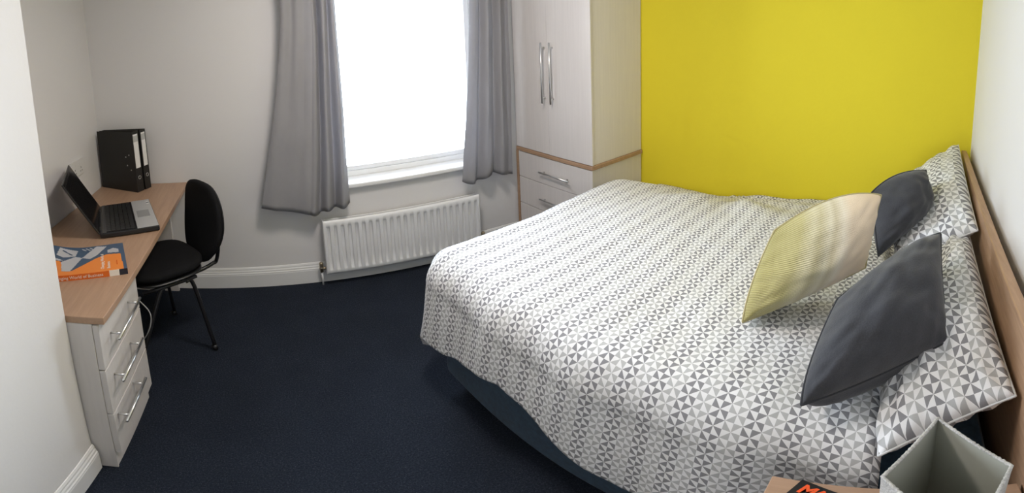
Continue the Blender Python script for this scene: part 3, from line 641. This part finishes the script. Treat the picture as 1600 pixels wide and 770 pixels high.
# pillows and cushions
def pad(name, A, B, C, D, T, m, parent=None, n=44, e=(0.04, 0.04, 0.04, 0.04), bo=0.0, pw=0.45, uvs=(1, 1), wr=0.004, seed=0, back=1.0, kn=0.15, rot=0.0):
    # A,B,C,D corners in order; UV.x runs from edge AB to edge DC
    A, B, C, D = map(V, (A, B, C, D)); nrm = ((B - D).cross(C - A)).normalized()
    if nrm.z < 0: nrm = -nrm
    cen = (A + B + C + D) / 4; bm = bmesh.new(); uvl = bm.loops.layers.uv.new('UVMap')
    def base(s, t_):
        s2 = s * (1 - e[1 if s > 0 else 0] * (1 - t_ * t_)); t2 = t_ * (1 - e[3 if t_ > 0 else 2] * (1 - s * s)); u, v = (s2 + 1) / 2, (t2 + 1) / 2
        return (A * (1 - v) + B * v) * (1 - u) + (D * (1 - v) + C * v) * u
    def pt(s, t_, side):
        p = base(s, t_); h = ((1 - s * s) ** pw) * ((1 - t_ * t_) ** pw); k = noise.noise(V((s * 1.7 + seed, t_ * 1.7, side * 3)))
        rad_ = math.hypot(s, t_); crn = max(0, abs(s * t_)) ** 1.5
        an = math.atan2(t_, s)
        w_ = wr * noise.noise(V((s * 4 + seed, t_ * 4, 5 + side))) * (h ** 0.5) + wr * 0.9 * crn * math.sin(an * 24 + seed) * h ** 0.3
        edge = (1 - (1 - s * s)) ** 6 + (1 - (1 - t_ * t_)) ** 6
        w_ += wr * 0.8 * min(1, edge) * math.sin((s if abs(t_) > abs(s) else t_) * 17 + seed) * (h ** 0.4)
        if bo and t_ > 0: w_ += wr * 1.3 * t_ ** 3 * (abs(noise.noise(V((s * 7 + seed, 0.3, t_)))) * 2 - 0.4) * h ** 0.3
        th = T * (1 if side > 0 else back)
        if side < 0 and bo and t_ > 0.2:      # the belly bulges out below the seam
            q = (1 - t_) / 0.8; p = p + ((B + C) / 2 - (A + D) / 2).normalized() * bo * math.sin(min(1, q * 2.2) * math.pi * 0.5) * (1 - q) ** 1.0 * (1 - s ** 6)
        return p + nrm * side * (th * 0.5 * h * (1 + kn * k) + w_)
    G = {}
    def cs(i): x = -1 + 2 * i / n; return math.sin(x * math.pi / 2) * 0.75 + x * 0.25
    for side in (1, -1):
        for i in range(n + 1):
            for j in range(n + 1):
                bd = i in (0, n) or j in (0, n)
                if bd and side < 0: G[(side, i, j)] = G[(1, i, j)]
                else: G[(side, i, j)] = bm.verts.new(pt(cs(i), cs(j), side) if not bd else base(cs(i), cs(j)))
    cr, sr = math.cos(rot), math.sin(rot)
    for side in (1, -1):
        for i in range(n):
            for j in range(n):
                ids = [(i, j), (i + 1, j), (i + 1, j + 1), (i, j + 1)]; f = bm.faces.new([G[(side, *q)] for q in ids])
                for lo, q in zip(f.loops, ids):
                    u, v = (cs(q[0]) + 1) / 2 * uvs[0], (cs(q[1]) + 1) / 2 * uvs[1]; lo[uvl].uv = (u * cr - v * sr, u * sr + v * cr) if rot else (u, v)
    edge = [base(cs(i), -1) for i in range(n)] + [base(1, cs(i)) for i in range(n)] + [base(cs(n - i), 1) for i in range(n)] + [base(-1, cs(n - i)) for i in range(n)]
    return finish(name, bm, m, parent, smooth=True), edge, nrm
def cushion(label, corners, T, m, mp, **k):
    t_ = thing('cushion', label, 'cushion', 'scatter cushions on the bed')
    o, edge, nrm = pad('cushion_cover', *corners, T, m, t_, **k)
    finish('piping', tube(bmesh.new(), edge, 0.0035, 6, closed=True), mp, t_, smooth=True)
    return t_
cushion('charcoal cushion nearest the bedside lamp, in front of the pillow', [(-1.154, .302, .930), (-1.462, .301, .780), (-1.643, 0.606, 0.700), (-1.401, 0.576, 0.840)], 0.25, MCHAR, MPIPE, seed=2, pw=0.62, e=(0.05, -0.10, -0.20, 0.02), bo=0.075, back=1.1, wr=0.009)
cushion('charcoal cushion behind the cream and olive cushion, beside the yellow wall', [(-.630, .312, .960), (-.628, .266, .800), (-0.915, 0.487, 0.720), (-0.764, 0.531, 0.900)], 0.22, MCHAR, MPIPE, seed=5, pw=0.62, e=(0.05, 0.0, -0.28, 0.02), bo=0.075, back=1.1, wr=0.009)
cushion('cream cushion fading to olive green, in front of the dark cushions', [(-.975, .491, .970), (-1.042, .526, .740), (-1.343, 0.841, 0.670), (-1.161, 0.809, 0.890)], 0.23, MOMB, mat('olive_piping', (0.45, 0.39, 0.20), 0.7), seed=9, pw=0.62, e=(0.03, -0.08, -0.36, 0.02), bo=0.075, back=1.1, wr=0.009)
def pillow(label, corners, T, uvs, **k):
    t_ = thing('pillow', label, 'pillow', 'patterned pillows against the headboard')
    pad('pillowcase', *corners, T, MBED, t_, uvs=uvs, **k); o, edge, nrm = pad('tmp', *corners, T, MBED, None, uvs=uvs, **k)
    bpy.data.objects.remove(o)
    finish('seam', tube(bmesh.new(), edge, 0.003, 6, closed=True), mat('pillow_seam', (0.6, 0.6, 0.6), 0.8), t_, smooth=True)
pillow('patterned pillow propped in the corner by the yellow wall', [(-.055, .085, .935), (-.060, .400, .690), (-.900, .430, .690), (-.950, .140, .850)], 0.17, (28, 13), seed=3, pw=0.42, e=(0.02,) * 4, wr=0.010, kn=0.3, rot=math.pi / 2)
pillow('patterned pillow nearest the bedside lamp, drooping over the bed edge', [(-.900, .160, .810), (-.900, .455, .690), (-1.695, .447, .610), (-1.640, .188, .745)], 0.20, (28, 15), seed=12, pw=0.42, e=(0.02, 0.05, 0.0, 0.0), wr=0.016, kn=0.45, rot=math.pi / 2)

# ------------------------------------------------------------------ bedside cabinet, lamp, paperback
bs = thing('bedside_cabinet', 'beech topped bedside cabinet beside the head of the bed', 'cabinet')
TX0, TX1, TY0, TY1, TZ = -1.733, -2.16, 0.19, 0.632, 0.53
mkprism('cabinet_top', [(TX0, TY0), (TX0, TY1), (TX1, TY1), (TX1, TY0 + 0.005)], TZ - 0.022, TZ, MWOOD, bs, bevel=0.002)
mkprism('body', [(TX0 - .012, TY0 + .01), (TX0 - .012, TY1 - .025), (TX1 + .012, TY1 - .025), (TX1 + .012, TY0 + .01)], 0, TZ - 0.023, MCAB, bs)
for z0, z1 in ((0.07, 0.285), (0.29, 0.52)):
    d_ = mkprism('drawer', [(TX0 - .014, TY1 - .024), (TX0 - .014, TY1 - .006), (TX1 + .014, TY1 - .006), (TX1 + .014, TY1 - .024)], z0, z1, MCAB, bs)
    bar_handle(d_, (TX0 - .10, TY1 - .006, (z0 + z1) / 2), (TX1 + .10, TY1 - .006, (z0 + z1) / 2), (0, 1, 0), 0.005, 0.024)
lm = thing('table_lamp', 'table lamp with a square woven fabric shade, beside the pillow', 'lamp')
F_, R_, L_ = V((-1.761, .362, 0)), V((-1.890, .272, 0)), V((-1.904, .449, 0)); N_ = R_ + L_ - F_; lc = (F_ + N_) / 2
ZTs, ZBs = 0.820, 0.550
def shade_pt(p, z): k = 1 - 0.10 * (ZTs - z) / (ZTs - ZBs); q = lc + (p - lc) * k; return V((q.x, q.y, z))
sh = None
bm = bmesh.new(); cs4 = [F_, L_, N_, R_]
def ringp(z, th): return [shade_pt(lc + (p - lc) * (1 - th / (p - lc).length), z) for p in cs4]
o1, o2, i1, i2 = [[bm.verts.new(p) for p in ringp(z, th)] for z, th in ((ZBs, 0), (ZTs, 0), (ZBs, 0.004), (ZTs, 0.004))]
for k in range(4):
    j = (k + 1) % 4; bm.faces.new((o1[k], o1[j], o2[j], o2[k])); bm.faces.new((i1[j], i1[k], i2[k], i2[j])).material_index = 1
    bm.faces.new((o2[k], o2[j], i2[j], i2[k])); bm.faces.new((o1[j], o1[k], i1[k], i1[j]))
sh = finish('lamp_shade', bm, [MLIN, MLINER], lm)
for z in (ZTs, ZBs):
    bm = bmesh.new(); P = ringp(z, 0.002); path = []
    for k in range(4):
        a, b = P[k], P[(k + 1) % 4]; path += [a.lerp(b, q / 40) for q in range(40)]
    path = [p + V((0, 0, 0.0010 * math.sin(i * 2.4))) for i, p in enumerate(path)]
    tube(bm, path, [0.0032 + 0.0005 * math.sin(i * 2.9) for i in range(len(path))], 7, closed=True)
    finish('woven_trim', bm, MLIN, sh, smooth=True)
finish('lamp_base', lathe(bmesh.new(), (lc.x, lc.y, TZ + 0.0004), [(0.055, 0.0), (0.056, 0.008), (0.050, 0.014), (0.012, 0.020), (0.009, 0.026), (0.009, 0.030), (0.014, 0.034), (0.015, 0.060), (0.010, 0.064)], 24), MCHR, lm, smooth=True)
finish('bulb', lathe(bmesh.new(), (lc.x, lc.y, TZ + 0.0645), [(0.010, 0), (0.012, 0.006), (0.022, 0.022), (0.024, 0.034), (0.018, 0.048), (0.006, 0.054), (0.0, 0.055)], 20), mat('frosted_bulb', (0.75, 0.75, 0.72), 0.4), lm, smooth=True)
pb = thing('paperback_book', 'black paperback with bold orange lettering on the bedside cabinet', 'book')
p0 = V((-1.740, .575, TZ + 0.0005)); px_ = V((-.36, -.93, 0)).normalized(); py_ = V((-.93, .36, 0)).normalized()
PBK = mat('black_cover', (0.010, 0.010, 0.012), 0.35); PBO = mat('orange_ink', (0.85, 0.10, 0.02), 0.4); PBW = mat('pale_ink', (0.6, 0.62, 0.65), 0.4)
mkbox('page_block', p0 + px_ * .002 + py_ * .002 + V((0, 0, .001)), px_ * 0.176, py_ * 0.116, V((0, 0, .014)), MPAGES, pb, 0)
mkbox('cover', p0 + V((0, 0, .0152)), px_ * 0.18, py_ * 0.12, V((0, 0, .001)), PBK, pb, 0)
mkbox('back_cover', p0, px_ * 0.18, py_ * 0.12, V((0, 0, .0009)), PBK, pb, 0)
mkbox('spine', p0 + V((0, 0, .001)) - py_ * 0.0004, px_ * 0.18, py_ * 0.001, V((0, 0, .0142)), PBK, pb, 0)
text('cover_lettering', 'MARKET', p0 + px_ * .010 + py_ * .034 + V((0, 0, .0158)), px_, -py_, 0.036, PBO, pb, 0.15, 0.0014, 0.85)
text('cover_lettering', 'RESEARCH', p0 + px_ * .010 + py_ * .050 + V((0, 0, .0158)), px_, -py_, 0.012, PBW, pb, 0.15, 0.0006)
text('cover_lettering', 'TODAY', p0 + px_ * .012 + py_ * .088 + V((0, 0, .0158)), px_, -py_, 0.036, PBO, pb, 0.15, 0.0014, 0.85)
